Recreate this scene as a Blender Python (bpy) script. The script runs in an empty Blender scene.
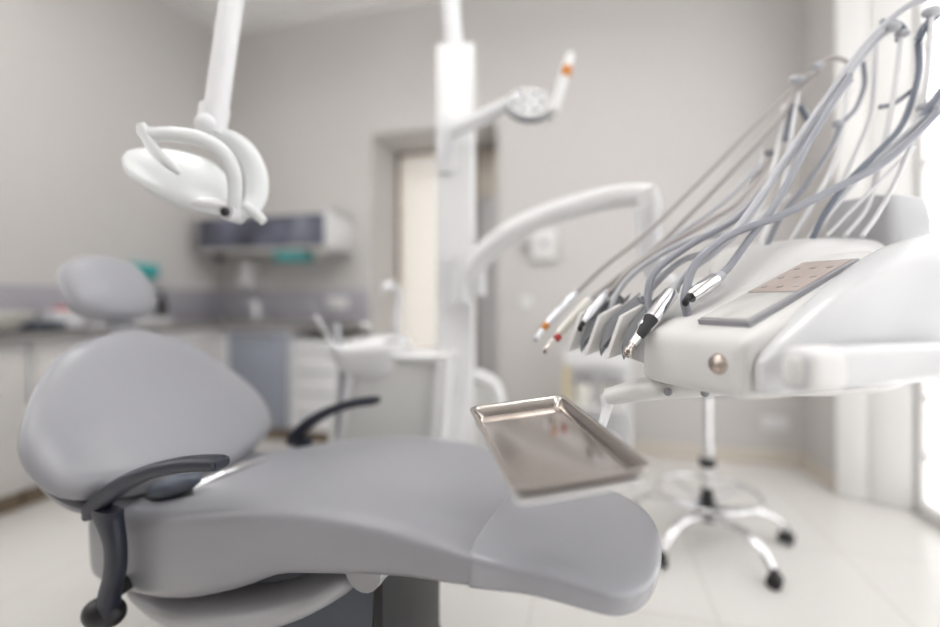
import bpy, bmesh, math, random
from mathutils import Vector, Matrix
random.seed(4)
C = bpy.context.scene.collection
K = 470.0; EYE = 1.05
A = math.radians(14.55); CA, SA = math.cos(A), math.sin(A)
def P(px, py, d):                       # a point seen at px,py standing d metres away
    return Vector(((px-470)*d/K, d, EYE-(py-300)*d/K))
def R(X, Y, Z=0.0):                     # room coordinates -> world
    return Vector((X*CA+Y*SA, -X*SA+Y*CA, Z))
ROOM = Matrix.Rotation(-A, 4, 'Z')
def rm(X, Y, Z=0.0, rz=0.0):
    return Matrix.Translation(R(X, Y, Z)) @ Matrix.Rotation(-A+rz, 4, 'Z')

# ------------------------------------------------------------------ materials
def mat(name, col, rough=.5, metal=0.0, spec=.5, coat=0.0, emit=None, es=0.0, noise=None, bump=0.0, bscale=80, trans=0.0, alpha=1.0):
    m = bpy.data.materials.new(name); m.use_nodes = True
    nt = m.node_tree; b = nt.nodes['Principled BSDF']
    b.inputs['Base Color'].default_value = (*col, 1)
    b.inputs['Roughness'].default_value = rough
    b.inputs['Metallic'].default_value = metal
    b.inputs['Specular IOR Level'].default_value = spec
    b.inputs['Coat Weight'].default_value = coat
    b.inputs['Coat Roughness'].default_value = .08
    b.inputs['Transmission Weight'].default_value = trans
    b.inputs['Alpha'].default_value = alpha
    tc = nt.nodes.new('ShaderNodeTexCoord')
    if noise:
        sc, amt = noise
        n = nt.nodes.new('ShaderNodeTexNoise'); n.inputs['Scale'].default_value = sc
        n.inputs['Detail'].default_value = 4
        r = nt.nodes.new('ShaderNodeValToRGB')
        r.color_ramp.elements[0].position = .3; r.color_ramp.elements[1].position = .7
        r.color_ramp.elements[0].color = (*[c*(1-amt) for c in col], 1)
        r.color_ramp.elements[1].color = (*[min(1, c*(1+amt)) for c in col], 1)
        nt.links.new(tc.outputs['Object'], n.inputs['Vector'])
        nt.links.new(n.outputs['Fac'], r.inputs['Fac'])
        nt.links.new(r.outputs['Color'], b.inputs['Base Color'])
        if emit: nt.links.new(r.outputs['Color'], b.inputs['Emission Color'])
    if bump:
        n2 = nt.nodes.new('ShaderNodeTexNoise'); n2.inputs['Scale'].default_value = bscale
        bp = nt.nodes.new('ShaderNodeBump'); bp.inputs['Strength'].default_value = bump
        bp.inputs['Distance'].default_value = .002
        nt.links.new(tc.outputs['Object'], n2.inputs['Vector'])
        nt.links.new(n2.outputs['Fac'], bp.inputs['Height'])
        nt.links.new(bp.outputs['Normal'], b.inputs['Normal'])
    if emit:
        if not noise: b.inputs['Emission Color'].default_value = (*emit, 1)
        b.inputs['Emission Strength'].default_value = es
    return m
def floor_mat():
    m = mat('cream_floor_tiles', (.80, .78, .75), .22, spec=.5)
    nt = m.node_tree; b = nt.nodes['Principled BSDF']
    tc = nt.nodes.new('ShaderNodeTexCoord'); mp = nt.nodes.new('ShaderNodeMapping')
    mp.inputs['Location'].default_value = (.2, .12, 0)
    br = nt.nodes.new('ShaderNodeTexBrick'); br.offset = 0
    br.inputs['Color1'].default_value = (.80, .78, .75, 1); br.inputs['Color2'].default_value = (.78, .76, .73, 1)
    br.inputs['Mortar'].default_value = (.66, .63, .59, 1)
    br.inputs['Scale'].default_value = 1; br.inputs['Mortar Size'].default_value = .003
    br.inputs['Brick Width'].default_value = .6; br.inputs['Row Height'].default_value = .6
    nt.links.new(tc.outputs['Object'], mp.inputs['Vector']); nt.links.new(mp.outputs['Vector'], br.inputs['Vector'])
    nt.links.new(br.outputs['Color'], b.inputs['Base Color'])
    return m
M = dict(
    wall=mat('warm_grey_wall_paint', (.63, .608, .59), .7, bump=.15, bscale=200),
    wallf=mat('taupe_wall_paint', (.26, .23, .21), .7),
    ceil=mat('ceiling_white', (.96, .95, .94), .8),
    floor=floor_mat(),
    splash=mat('lilac_grey_backsplash', (.42, .41, .45), .3, noise=(30, .05)),
    base=mat('beige_baseboard', (.70, .64, .56), .4),
    white=mat('white_lacquer', (.85, .85, .85), .25, coat=.3),
    white2=mat('white_plastic', (.76, .76, .775), .35),
    lamp=mat('lamp_white_plastic', (.76, .78, .78), .3, coat=.2),
    leather=mat('grey_upholstery', (.335, .337, .36), .28, spec=.5, bump=.1, bscale=350, noise=(3, .02)),
    cover=mat('clear_grey_foot_cover', (.37, .373, .40), .2, coat=.4),
    shell=mat('light_grey_shell', (.46, .46, .475), .3),
    dshell=mat('mid_grey_shell', (.30, .30, .32), .35),
    slate=mat('slate_blue_plastic', (.085, .10, .13), .35),
    black=mat('black_blue_rubber', (.022, .025, .04), .4),
    jet=mat('black_plastic', (.012, .012, .014), .4),
    chrome=mat('polished_chrome', (.82, .82, .83), .08, metal=1),
    steel=mat('brushed_steel', (.52, .48, .45), .13, metal=1),
    steel2=mat('satin_steel', (.66, .67, .70), .3, metal=1),
    hose=mat('grey_silicone_hose', (.30, .31, .35), .35),
    hosed=mat('slate_hose_loop', (.19, .21, .26), .35),
    hose2=mat('light_grey_hose', (.48, .49, .52), .35),
    hosew=mat('taupe_hose', (.40, .37, .36), .4),
    rod=mat('pale_translucent_rod', (.80, .80, .81), .25, coat=.3),
    fin=mat('grey_instrument_rest', (.16, .165, .18), .4),
    knob=mat('bronze_knob', (.50, .43, .38), .2, metal=1),
    screen=mat('taupe_key_panel', (.44, .37, .335), .3, noise=(14, .06)),
    glassy=mat('pale_display', (.62, .61, .59), .15),
    unit=mat('unit_white', (.70, .705, .72), .22, coat=.4),
    unit2=mat('unit_warm_white', (.76, .75, .735), .35),
    body=mat('greige_cabinet_panel', (.68, .68, .655), .4),
    cabw=mat('white_cabinet_front', (.88, .88, .89), .35),
    cabb=mat('blue_grey_cabinet_front', (.30, .325, .385), .35),
    cabc=mat('cream_grey_cabinet_front', (.66, .64, .62), .4),
    toe=mat('brown_plinth', (.20, .15, .10), .6),  # on the plinths, the toe-kick shadow is put into this brown
    wtop=mat('grey_worktop', (.24, .228, .222), .3, noise=(40, .08)),
    smoke=mat('smoked_shelf_front', (.10, .105, .15), .15, noise=(5, .75), coat=.3),  # colour noise stands for the wavy reflections on the glass
    teal=mat('teal_plastic', (.05, .42, .42), .4),
    red=mat('red_plastic', (.55, .05, .05), .4),
    blue=mat('blue_plastic', (.10, .22, .60), .4),
    orange=mat('orange_part', (.62, .22, .03), .25),
    yellow=mat('pale_yellow_plastic', (.74, .62, .36), .4),
    clear=mat('clear_plastic', (.80, .82, .82), .1, alpha=.35),
    glow_leaf=mat('cream_glowing_leaf', (.84, .80, .74), .6, noise=(14, .07), emit=(1, 1, 1), es=.42),  # door leaf colour with an added glow, no light source of its own
    leaf2=mat('pale_grey_door_leaf', (.56, .55, .56), .35, noise=(3, .06)),
    pane=mat('daylit_pane', (.9, .9, .9), .3, emit=(.98, .99, 1), es=1.75),
    curtain=mat('white_shutter', (.92, .91, .895), .6),
    lightpanel=mat('added_light_diffuser', (.9, .9, .9), .5, emit=(1, .99, .98), es=8.0),
    lightup=mat('added_upward_diffuser', (.9, .9, .9), .5, emit=(1, .99, .98), es=14.0),
    sock=mat('socket_white', (.84, .83, .82), .3),
    box=mat('cream_ceramic', (.82, .80, .74), .3),
    dark=mat('backlit_dark_bar', (.25, .20, .16), .5),  # bars look dark against the daylight; that is put into their colour
)
# ------------------------------------------------------------------ mesh helpers
INV = {}
def nbm(): return bmesh.new()
def obj(name, bm, m, parent=None, smooth=True, ang=38):
    bmesh.ops.recalc_face_normals(bm, faces=bm.faces)
    if parent is not None: bmesh.ops.transform(bm, matrix=INV[parent.name], verts=bm.verts)
    me = bpy.data.meshes.new(name); bm.to_mesh(me); bm.free()
    if smooth:
        for p in me.polygons: p.use_smooth = True
        me.set_sharp_from_angle(angle=math.radians(ang))
    me.materials.append(M[m])
    o = bpy.data.objects.new(name, me); C.objects.link(o)
    if parent is not None:
        o.parent = parent; INV[o.name] = INV[parent.name]
    return o
def thing(name, label, cat, frame, group=None):
    o = bpy.data.objects.new(name, None); C.objects.link(o)
    if isinstance(frame, Vector): frame = Matrix.Translation(frame)
    o.matrix_world = frame; o.empty_display_size = .05
    o['label'] = label; o['category'] = cat
    if group: o['group'] = group
    INV[o.name] = frame.inverted()
    return o
def single(name, bm, m, label, cat, frame, group=None, **kw):
    if isinstance(frame, Vector): frame = Matrix.Translation(frame)
    bmesh.ops.transform(bm, matrix=frame.inverted(), verts=bm.verts)
    o = obj(name, bm, m, None, **kw); o.matrix_world = frame
    o['label'] = label; o['category'] = cat
    if group: o['group'] = group
    INV[o.name] = frame.inverted()
    return o
def struct(name, bm, m, parent=None, **kw):
    o = obj(name, bm, m, parent, **kw)
    if parent is None:
        o['kind'] = 'structure'; INV[o.name] = Matrix.Identity(4)
    return o
def box(bm, fr, x0, x1, y0, y1, z0, z1, bev=0.0, seg=2):
    t = nbm(); bmesh.ops.create_cube(t, size=1)
    bmesh.ops.transform(t, matrix=Matrix.Translation(((x0+x1)/2, (y0+y1)/2, (z0+z1)/2)) @ Matrix.Diagonal((x1-x0, y1-y0, z1-z0, 1)), verts=t.verts)
    if bev: bmesh.ops.bevel(t, geom=list(t.edges), offset=bev, segments=seg, profile=.5, affect='EDGES')
    bmesh.ops.transform(t, matrix=fr, verts=t.verts)
    me = bpy.data.meshes.new('t'); t.to_mesh(me); t.free(); bm.from_mesh(me); bpy.data.meshes.remove(me)
    return bm
def loft(bm, rings, cap=True, closed=False):
    vs = [[bm.verts.new(p) for p in r] for r in rings]; n = len(rings[0])
    rng = range(len(vs)) if closed else range(len(vs)-1)
    for i in rng:
        a, b = vs[i], vs[(i+1) % len(vs)]
        for j in range(n): bm.faces.new((a[j], a[(j+1) % n], b[(j+1) % n], b[j]))
    if cap and not closed:
        bm.faces.new(vs[0][::-1]); bm.faces.new(vs[-1])
    return bm
def cr(pts, n):                         # catmull-rom through tuples of any length
    out = []; pts = [tuple(p) for p in pts]
    q = [tuple(2*a-b for a, b in zip(pts[0], pts[1]))]+pts+[tuple(2*a-b for a, b in zip(pts[-1], pts[-2]))]
    for i in range(1, len(q)-2):
        for k in range(n):
            t = k/n
            out.append(tuple(.5*((2*b)+(-a+c)*t+(2*a-5*b+4*c-d)*t*t+(-a+3*b-3*c+d)*t**3) for a, b, c, d in zip(q[i-1], q[i], q[i+1], q[i+2])))
    out.append(pts[-1]); return out
def tube(bm, pts, r, n=10, sub=6, flat=1.0, up=None, closed=False):
    """pts: vectors; r number or list of radii; flat scales the second section axis."""
    if not isinstance(r, (list, tuple)): r = [r]*len(pts)
    q = [(p[0], p[1], p[2], rr) for p, rr in zip(pts, r)]
    if sub > 1 and len(q) > 2:
        if closed: q = cr(q+[q[0]], sub)[:-1]
        else: q = cr(q, sub)
    V = [Vector(a[:3]) for a in q]; L = len(V)
    rings = []; prev = None
    for i in range(L):
        if closed: t = (V[(i+1) % L]-V[i-1]).normalized()
        else: t = (V[min(i+1, L-1)]-V[max(i-1, 0)]).normalized()
        if up is not None: u = up - t*up.dot(t)
        elif prev is None:
            u = Vector((0, 0, 1)); u = u - t*u.dot(t)
            if u.length < .1: u = Vector((0, 1, 0)); u = u - t*u.dot(t)
        else: u = prev - t*prev.dot(t)
        u.normalize(); prev = u; w = t.cross(u)
        rr = q[i][3]
        rings.append([V[i]+u*(math.cos(2*math.pi*k/n)*rr)+w*(math.sin(2*math.pi*k/n)*rr*flat) for k in range(n)])
    return loft(bm, rings, closed=closed)
def cyl(bm, a, b, r, r2=None, n=20):
    return tube(bm, [a, b], [r, r if r2 is None else r2], n=n, sub=1)
def lathe(bm, fr, prof, n=28):          # prof (r,z)
    rings = [[fr @ Vector((max(r, 1e-4)*math.cos(2*math.pi*k/n), max(r, 1e-4)*math.sin(2*math.pi*k/n), z)) for k in range(n)] for r, z in prof]
    return loft(bm, rings)
def sect(n, m, a, b, b2=None):          # superellipse section (a across, b up, b2 down)
    out = []
    for k in range(n):
        t = 2*math.pi*k/n; c, s = math.cos(t), math.sin(t)
        x = a*math.copysign(abs(c)**(2/m), c); bb = b if s >= 0 or b2 is None else b2
        out.append((x, bb*math.copysign(abs(s)**(2/m), s)))
    return out
def ball(bm, c, r, sx=1, sy=1, sz=1, fr=None):
    t = nbm(); bmesh.ops.create_uvsphere(t, u_segments=20, v_segments=12, radius=r)
    mt = Matrix.Translation(c) @ (fr if fr else Matrix.Identity(4)) @ Matrix.Diagonal((sx, sy, sz, 1))
    bmesh.ops.transform(t, matrix=mt, verts=t.verts)
    me = bpy.data.meshes.new('t'); t.to_mesh(me); t.free(); bm.from_mesh(me); bpy.data.meshes.remove(me)
    return bm
def prism(bm, fr, poly, z0, z1, bev=0.0):
    t = nbm(); loft(t, [[Vector((x, y, z0)) for x, y in poly], [Vector((x, y, z1)) for x, y in poly]])
    bmesh.ops.recalc_face_normals(t, faces=t.faces)
    if bev: bmesh.ops.bevel(t, geom=list(t.edges), offset=bev, segments=2, profile=.5, affect='EDGES')
    bmesh.ops.transform(t, matrix=fr, verts=t.verts)
    me = bpy.data.meshes.new('t'); t.to_mesh(me); t.free(); bm.from_mesh(me); bpy.data.meshes.remove(me)
    return bm

# ------------------------------------------------------------------ the room
D = 3.4; XL = -3.13; XR = 1.29; YF = -2.2; H = 3.34; T = .15
WX = 1.55                                     # window plane
bm = nbm(); box(bm, Matrix.Identity(4), XL-T, 2.2, YF-T, 4.2, -.1, 0)
fl = struct('floor', bm, 'floor', smooth=False); fl.matrix_world = ROOM
bm = nbm(); box(bm, ROOM, XL-T, 2.2, YF-T, 4.2, H, H+.1); struct('ceiling', bm, 'ceil', smooth=False)
bm = nbm(); box(bm, ROOM, XL-T, XL, YF-T, D+.001, 0, H); struct('wall_left', bm, 'wall', smooth=False)
RX0, RX1, RZ, RY = -1.687, -.675, 2.36, 3.93   # door recess
bm = nbm()
box(bm, ROOM, XL-T, RX0, D, RY+.1, 0, H); box(bm, ROOM, RX1, XR+T, D, RY+.1, 0, H)
box(bm, ROOM, RX0, RX1, D, RY+.1, RZ, H); box(bm, ROOM, RX0, RX1, RY+.06, RY+.1, 0, RZ)
struct('wall_back', bm, 'wall', smooth=False)
bm = nbm()
prism(bm, ROOM, [(XR, D+.002), (XR, 2.99), (WX+.02, 2.83), (WX+.2, 2.83), (WX+.2, D+.002)], 0, H)
box(bm, ROOM, XR, WX+.2, YF, -.8, 0, H)
box(bm, ROOM, XR, WX+.2, -.8, 2.83, 2.95, H)
struct('wall_right', bm, 'wall', smooth=False)
bm = nbm(); box(bm, ROOM, XL-T, WX+.2, YF-T, YF, 0, H); struct('wall_front', bm, 'wallf', smooth=False)
bm = nbm(); box(bm, ROOM, RX1, XR, D-.014, D, 0, .085, .004); struct('baseboard_back', bm, 'base')
bm = nbm(); box(bm, ROOM, XR-.014, XR, 2.99, D-.015, 0, .085, .004); struct('baseboard_right', bm, 'base')
# backsplash bands
bm = nbm(); box(bm, ROOM, XL+.001, RX0-.02, D-.01, D, .885, 1.135, .003); struct('trim_1', bm, 'splash')
bm = nbm(); box(bm, ROOM, XL, XL+.01, .9, D-.011, .885, 1.135, .003); struct('trim_2', bm, 'splash')
# door in the deep recess, its brightness put into the leaf as emission
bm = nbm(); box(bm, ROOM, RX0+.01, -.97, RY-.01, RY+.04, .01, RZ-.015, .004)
d1 = struct('door_1', bm, 'glow_leaf')
bm = nbm()
box(bm, ROOM, RX0, RX0+.03, RY-.03, RY+.05, 0, RZ, .004); box(bm, ROOM, -.99, -.95, RY-.03, RY+.05, 0, RZ, .004)
box(bm, ROOM, RX0, -.95, RY-.03, RY+.05, RZ-.03, RZ, .004)
struct('door_frame', bm, 'toe', d1)
bm = nbm(); cyl(bm, R(-1.05, RY-.07, 1.02), R(-1.05, RY-.01, 1.02), .01); cyl(bm, R(-1.05, RY-.07, 1.02), R(-1.17, RY-.07, 1.02), .009)
struct('door_handle', bm, 'steel2', d1)
bm = nbm(); box(bm, ROOM, -.945, RX1-.005, RY-.02, RY+.04, .01, 1.92, .004); d2 = struct('door_2', bm, 'leaf2')
bm = nbm(); box(bm, ROOM, -.945, RX1-.005, RY-.02, RY+.04, 1.93, RZ-.03, .004); struct('door_transom', bm, 'base', d2)
# splayed window reveal shutters (two tall white panels)
for i, (a, b) in enumerate([((1.287, 2.975), (1.405, 2.905)), ((1.409, 2.903), (1.548, 2.815))]):
    va, vb = Vector((*a, 0)), Vector((*b, 0)); t = (vb-va).normalized(); n = Vector((-t.y, t.x, 0))
    if n.y > 0: n = -n
    bm = nbm()
    pts = [(va.x, va.y), (vb.x, vb.y), (vb.x+n.x*.03, vb.y+n.y*.03), (va.x+n.x*.03, va.y+n.y*.03)]
    prism(bm, ROOM, pts, .0, 3.3, .006)
    struct('trim_%d' % (i+3), bm, 'curtain')
def window(name, Y0, Y1, X, z0, z1, ncol, rows):
    bm = nbm(); box(bm, ROOM, X+.03, X+.045, Y0+.05, Y1-.05, z0+.05, z1-.05)
    w = struct(name, bm, 'pane', smooth=False)
    bm = nbm()
    box(bm, ROOM, X, X+.08, Y0, Y1, z0, z0+.06, .004); box(bm, ROOM, X, X+.08, Y0, Y1, z1-.06, z1, .004)
    box(bm, ROOM, X, X+.08, Y0, Y0+.06, z0+.05, z1-.05, .004); box(bm, ROOM, X, X+.08, Y1-.05, Y1, z0+.05, z1-.05, .004)
    for c in range(1, ncol):
        y = Y0+(Y1-Y0)*c/ncol; box(bm, ROOM, X, X+.08, y-.04, y+.04, z0+.05, z1-.05, .004)
    struct('window_frame', bm, 'curtain', w)
    bm = nbm()
    for z in rows: box(bm, ROOM, X+.012, X+.03, Y0+.06, Y1-.05, z-.006, z+.006)
    struct('glazing_bar', bm, 'dark', w)
    return w
window('window_1', -.79, 2.82, WX, .01, 2.94, 4, [.29, .575, .86, 1.145, 1.43, 1.715, 2.0, 2.285, 2.57])
# second window, in the left wall beside the camera
bm = nbm(); box(bm, ROOM, XL+.005, XL+.02, -.5, 1.0, .95, 2.9); w2 = struct('window_2', bm, 'pane', smooth=False)
bm = nbm()
for y in (-.56, .22, 1.0): box(bm, ROOM, XL, XL+.05, y, y+.06, .9, 2.95, .004)
box(bm, ROOM, XL, XL+.05, -.56, 1.06, .89, .95, .004); box(bm, ROOM, XL, XL+.05, -.56, 1.06, 2.9, 2.96, .004)
struct('window_frame', bm, 'curtain', w2)
# unseen ceiling lights, added; their upper diffusers are there to brighten the ceiling
for i, (x, y) in enumerate([(.3, 1.5), (-1.7, 1.35), (-.3, -.1), (-2.1, -.3)]):
    t = thing('added_ceiling_light', 'added unseen square light panel suspended below the white ceiling', 'light', rm(x, y, H), 'added square ceiling light panels')
    F_ = rm(x, y, H); bm = nbm()
    for a in ((-.31, .31, -.31, -.29), (-.31, .31, .29, .31), (-.31, -.29, -.29, .29), (.29, .31, -.29, .29)):
        box(bm, F_, *a, -.31, -.27)
    obj('frame', bm, 'white', t)
    bm = nbm(); box(bm, F_, -.29, .29, -.29, .29, -.305, -.295); obj('diffuser', bm, 'lightpanel', t)
    bm = nbm(); box(bm, F_, -.29, .29, -.29, .29, -.285, -.275); obj('added_upper_diffuser', bm, 'lightup', t)
    bm = nbm()
    for sx in (-.3, .3):
        for sy in (-.3, .3): cyl(bm, F_ @ Vector((sx, sy, -.27)), F_ @ Vector((sx, sy, 0)), .002, n=6)
    obj('suspension_wire', bm, 'steel2', t)

# ------------------------------------------------------------------ fitted cupboards
YB = 3.0; XC = -2.73; ZW = .84
def handle_bar(bm, a, b, out):
    cyl(bm, a+out*.03, b+out*.03, .006, n=10); cyl(bm, a, a+out*.03, .005, n=8); cyl(bm, b, b+out*.03, .005, n=8)
def base_unit(label, x0, x1, front, m, ztop=ZW, kind='door', fr=ROOM, y0=None, y1=None):
    """fr local: x along the front, y into the wall (front at y0)"""
    y0 = YB if y0 is None else y0; y1 = D-.012 if y1 is None else y1
    t = thing('base_cabinet', label, 'cabinet', fr @ Matrix.Translation(((x0+x1)/2, (y0+y1)/2, 0)))
    bm = nbm(); box(bm, fr, x0+.002, x1-.002, y0+.02, y1, .1, ztop, .002); obj('carcass', bm, 'cabw', t)
    bm = nbm(); box(bm, fr, x0+.002, x1-.002, y0+.06, y1, 0, .1); obj('plinth', bm, 'toe', t)
    if kind == 'door':
        bm = nbm(); box(bm, fr, x0+.012, x1-.012, y0, y0+.019, .11, ztop-.035, .003); dd = obj('door', bm, m, t)
        bm = nbm(); xm = (x0+x1)/2; box(bm, fr, xm-.09, xm+.09, y0-.02, y0-.001, ztop-.075, ztop-.055, .005)
        obj('handle', bm, 'cabw' if front == 'w' else 'steel2', dd)
    else:
        n = 4; h = (ztop-.03-.11)/n
        for k in range(n):
            bm = nbm(); box(bm, fr, x0+.012, x1-.012, y0, y0+.019, .11+k*h, .11+(k+1)*h-.008, .004); dd = obj('drawer', bm, 'cabw', t)
            bm = nbm(); xm = (x0+x1)/2; w = (x1-x0)*.36
            box(bm, fr, xm-w, xm+w, y0-.025, y0-.001, .11+(k+1)*h-.05, .11+(k+1)*h-.035, .005)
            obj('handle', bm, 'hose2', dd)
    return t
base_unit('blue-grey fronted base cabinet between white cupboard and drawers', -2.69, -2.155, 'b', 'cabb')
base_unit('white four-drawer cabinet under the right end of the grey worktop', -2.13, -1.70, 'w', 'cabw', .755, 'drawer')
base_unit('white base cabinet in the corner behind the grey backrest', -3.118, -2.695, 'w', 'cabw')
LF = ROOM @ Matrix.Rotation(math.radians(90), 4, 'Z')    # x' = room Y, y' = -room X
for k, (a, b) in enumerate([(2.36, 2.975), (1.74, 2.35), (1.12, 1.73)]):
    base_unit(['cream-grey base cabinet on the left wall, beside the room corner',
               'cream-grey base cabinet on the left wall, behind the grey backrest',
               'cream-grey base cabinet at the left edge of the photo'][k], a, b, 'w', 'cabc', fr=LF, y0=-XC, y1=-XL-.012)
bm = nbm()
prism(bm, ROOM, [(XL, 1.1), (-2.70, 1.1), (-2.70, 2.97), (-1.69, 2.97), (-1.69, D-.011), (XL, D-.011)], ZW, .885, .003)
single('worktop', bm, 'wtop', 'long L-shaped grey worktop along the back and left walls', 'worktop', rm(-2.9, 2.5, ZW))
# tap and dispenser
tp = R(-2.62, 3.22, .885)
t = thing('tap', 'small chrome-white tap standing on the grey worktop', 'tap', tp)
bm = nbm(); cyl(bm, tp, tp+Vector((0, 0, .012)), .028); cyl(bm, tp, tp+Vector((0, 0, .15)), .017); obj('tap_body', bm, 'steel2', t)
bm = nbm(); tube(bm, [tp+Vector((0, 0, .10)), tp+Vector((.03, -.05, .145)), tp+Vector((.06, -.12, .125)), tp+Vector((.095, -.17, .03))], [.021, .022, .022, .019]); obj('spout', bm, 'white', t)
bm = nbm(); tube(bm, [tp+Vector((0, 0, .15)), tp+Vector((-.03, -.02, .17)), tp+Vector((-.09, -.05, .155))], [.014, .01, .008]); obj('tap_lever', bm, 'steel2', t)
f = rm(-2.79, D, 0)
t = thing('soap_dispenser', 'white soap dispenser on the back wall above the tap', 'dispenser', f @ Matrix.Translation((0, 0, 1.13)))
bm = nbm(); box(bm, f, -.06, .06, -.12, -.001, 1.13, 1.385, .015, 3); obj('dispenser_body', bm, 'white', t)
bm = nbm(); box(bm, f, -.035, .035, -.14, -.118, 1.14, 1.18, .01, 3); obj('lever', bm, 'shell', t)
# wall cabinet
x0, x1, yf, z0, z1 = -3.0, -1.845, 3.02, 1.42, 1.71
t = thing('wall_cabinet', 'white wall cabinet with a dark smoky open front above the worktop', 'cabinet', rm((x0+x1)/2, D, z0))
bm = nbm(); box(bm, ROOM, x0, x1, yf, D, z1-.025, z1, .003); obj('top_panel', bm, 'cabc', t)
bm = nbm(); box(bm, ROOM, x0, x1, yf, D, z0, z0+.02, .003); obj('bottom_panel', bm, 'cabc', t)
bm = nbm(); box(bm, ROOM, x1-.02, x1, yf-.01, D, z0-.01, z1+.005, .005); obj('side_panel', bm, 'white', t)
bm = nbm(); box(bm, ROOM, x0, x0+.02, yf, D, z0+.02, z1-.025, .003); obj('side_panel', bm, 'dshell', t)
bm = nbm(); box(bm, ROOM, x0+.02, x1-.02, D-.02, D-.002, z0+.02, z1-.025); obj('back_panel', bm, 'dshell', t)
bm = nbm(); box(bm, ROOM, x0+.022, x1-.022, yf+.01, yf+.018, z0+.03, z1-.03, .002); obj('glass_front', bm, 'smoke', t)
bm = nbm(); box(bm, ROOM, -2.33, -2.1, 3.06, 3.26, 1.35, 1.418, .012, 3)
single('glove_box', bm, 'teal', 'teal box fixed under the dark-fronted wall cabinet', 'box', rm(-2.2, 3.16, 1.35))
bm = nbm(); lathe(bm, rm(-2.0, 3.16, 1.365), [(.0, 0), (.025, 0), (.035, .03), (.035, .054), (0, .054)])  # small beige cup below the cabinet, gives no light
single('under_cabinet_item', bm, 'box', 'small cream cup under the wall cabinet, right of the teal box', 'lamp', rm(-2.0, 3.16, 1.36))
bm = nbm(); lathe(bm, rm(-2.87, 3.12, 1.36), [(.0, 0), (.03, 0), (.045, .03), (.045, .058), (0, .058)])  # small black item below the cabinet, gives no light
single('under_cabinet_item', bm, 'jet', 'small black round item under the left end of the wall cabinet', 'lamp', rm(-2.87, 3.12, 1.36))
def socket(name, label, X, Z, w, h, n, cat='socket', th=.018):
    t = thing(name, label, cat, rm(X, D, Z)); f = rm(X, D, Z); off = -.01 if name == 'double_socket' else 0
    bm = nbm(); box(bm, f, -w/2, w/2, off-th, off, -h/2, h/2, .006, 3); obj('plate', bm, 'sock', t)
    for k in range(n):
        xx = (k-(n-1)/2)*w/n; bm = nbm()
        if cat == 'switch': box(bm, f, xx-.025, xx+.025, off-th-.006, off-th+.001, -.03, .03, .003)
        else: lathe(bm, f @ Matrix.Translation((xx, off-th+.001, 0)) @ Matrix.Rotation(math.pi/2, 4, 'X'), [(0, 0), (.02, 0), (.022, .004), (.0, .004)], 16)
        obj('rocker' if cat == 'switch' else 'socket_insert', bm, 'white2', t)
def XD(px, Y=D):
    k = (px-470)/K; return (k*CA-SA)/(k*SA+CA)*Y
def dep(px, Y=D): return Y/((px-470)/K*SA+CA)
def ZD(px, py, Y=D): return EYE-(py-300)*dep(px, Y)/K
socket('double_socket', 'white double socket on the lilac-grey backsplash', XD(338), ZD(338, 303), .19, .095, 2)
socket('light_switch', 'white square light switch on the back wall below the control box', XD(526), ZD(526, 303), .09, .09, 1, 'switch')
socket('wall_socket', 'white wall socket low beside the stool, near the room corner', XD(775), ZD(775, 423), .15, .085, 2)
X, Z = XD(544), ZD(544, 245); f = rm(X, D, Z)
t = thing('wall_control_box', 'white wall-mounted control box with a round knob and side nub', 'control box', f)
bm = nbm(); box(bm, f, -.085, .085, -.075, 0, -.105, .105, .012, 3); obj('housing', bm, 'sock', t)
bm = nbm(); lathe(bm, f @ Matrix.Translation((.01, -.074, 0)) @ Matrix.Rotation(math.pi/2, 4, 'X'), [(0, 0), (.03, 0), (.028, .014), (0, .014)]); obj('knob', bm, 'shell', t)
bm = nbm(); lathe(bm, f @ Matrix.Translation((-.085, -.04, 0)) @ Matrix.Rotation(-math.pi/2, 4, 'Y'), [(0, 0), (.02, 0), (.02, .03), (.032, .035), (.032, .06), (0, .062)]); obj('side_nub', bm, 'shell', t)

# things on the left worktop
def onleft(px, X): # room point on the worktop seen at px, at room X
    k = (px-470)/K; d = X/(k*CA-SA); return X, (k*SA+CA)*d
zt = .885
X, Y = onleft(4, -2.99); f = rm(X, Y, zt)
bm = nbm(); lathe(bm, f, [(0, 0), (.06, 0), (.11, .05), (.125, .105), (.118, .105), (.10, .055), (0, .02)])
single('bowl', bm, 'box', 'cream bowl at the left end of the worktop', 'bowl', f)
X, Y = onleft(20, -2.775); f = rm(X, Y, zt)
bm = nbm(); box(bm, f, -.06, .06, -.2, .27, .0, .014, .006); single('tray', bm, 'jet', 'flat black tray lying along the front of the left worktop', 'tray', f)
for i, (px, X, m, lab, s) in enumerate([(34, -2.95, 'dshell', 'dark grey instrument case left of the white red-topped box', (.07, .09, .05)),
                                 (46, -2.785, 'slate', 'slate blue pouch on the worktop left of the headrest', (.05, .07, .04))]):
    X, Y = onleft(px, X); f = rm(X, Y, zt+(.0145 if i else 0)); bm = nbm(); box(bm, f, -s[0], s[0], -s[1], s[1], 0, s[2], .012, 3)
    single(['instrument_case', 'pouch'][i], bm, m, lab, ['case', 'pouch'][i], f)
X, Y = onleft(63, -2.985); f = rm(X, Y, zt)
t = thing('wipe_box', 'white box with a small red top beside the headrest', 'box', f)
bm = nbm(); box(bm, f, -.06, .06, -.08, .08, 0, .105, .01, 3); obj('carton', bm, 'white2', t)
bm = nbm(); box(bm, f, -.03, .03, -.03, .03, .104, .125, .006, 3); obj('lid', bm, 'red', t)
X, Y = onleft(122, -2.86); f = rm(X, Y, zt)
bm = nbm(); box(bm, f @ Matrix.Rotation(.3, 4, 'Z'), -.1, .1, -.14, .14, 0, .025, .003)
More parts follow.
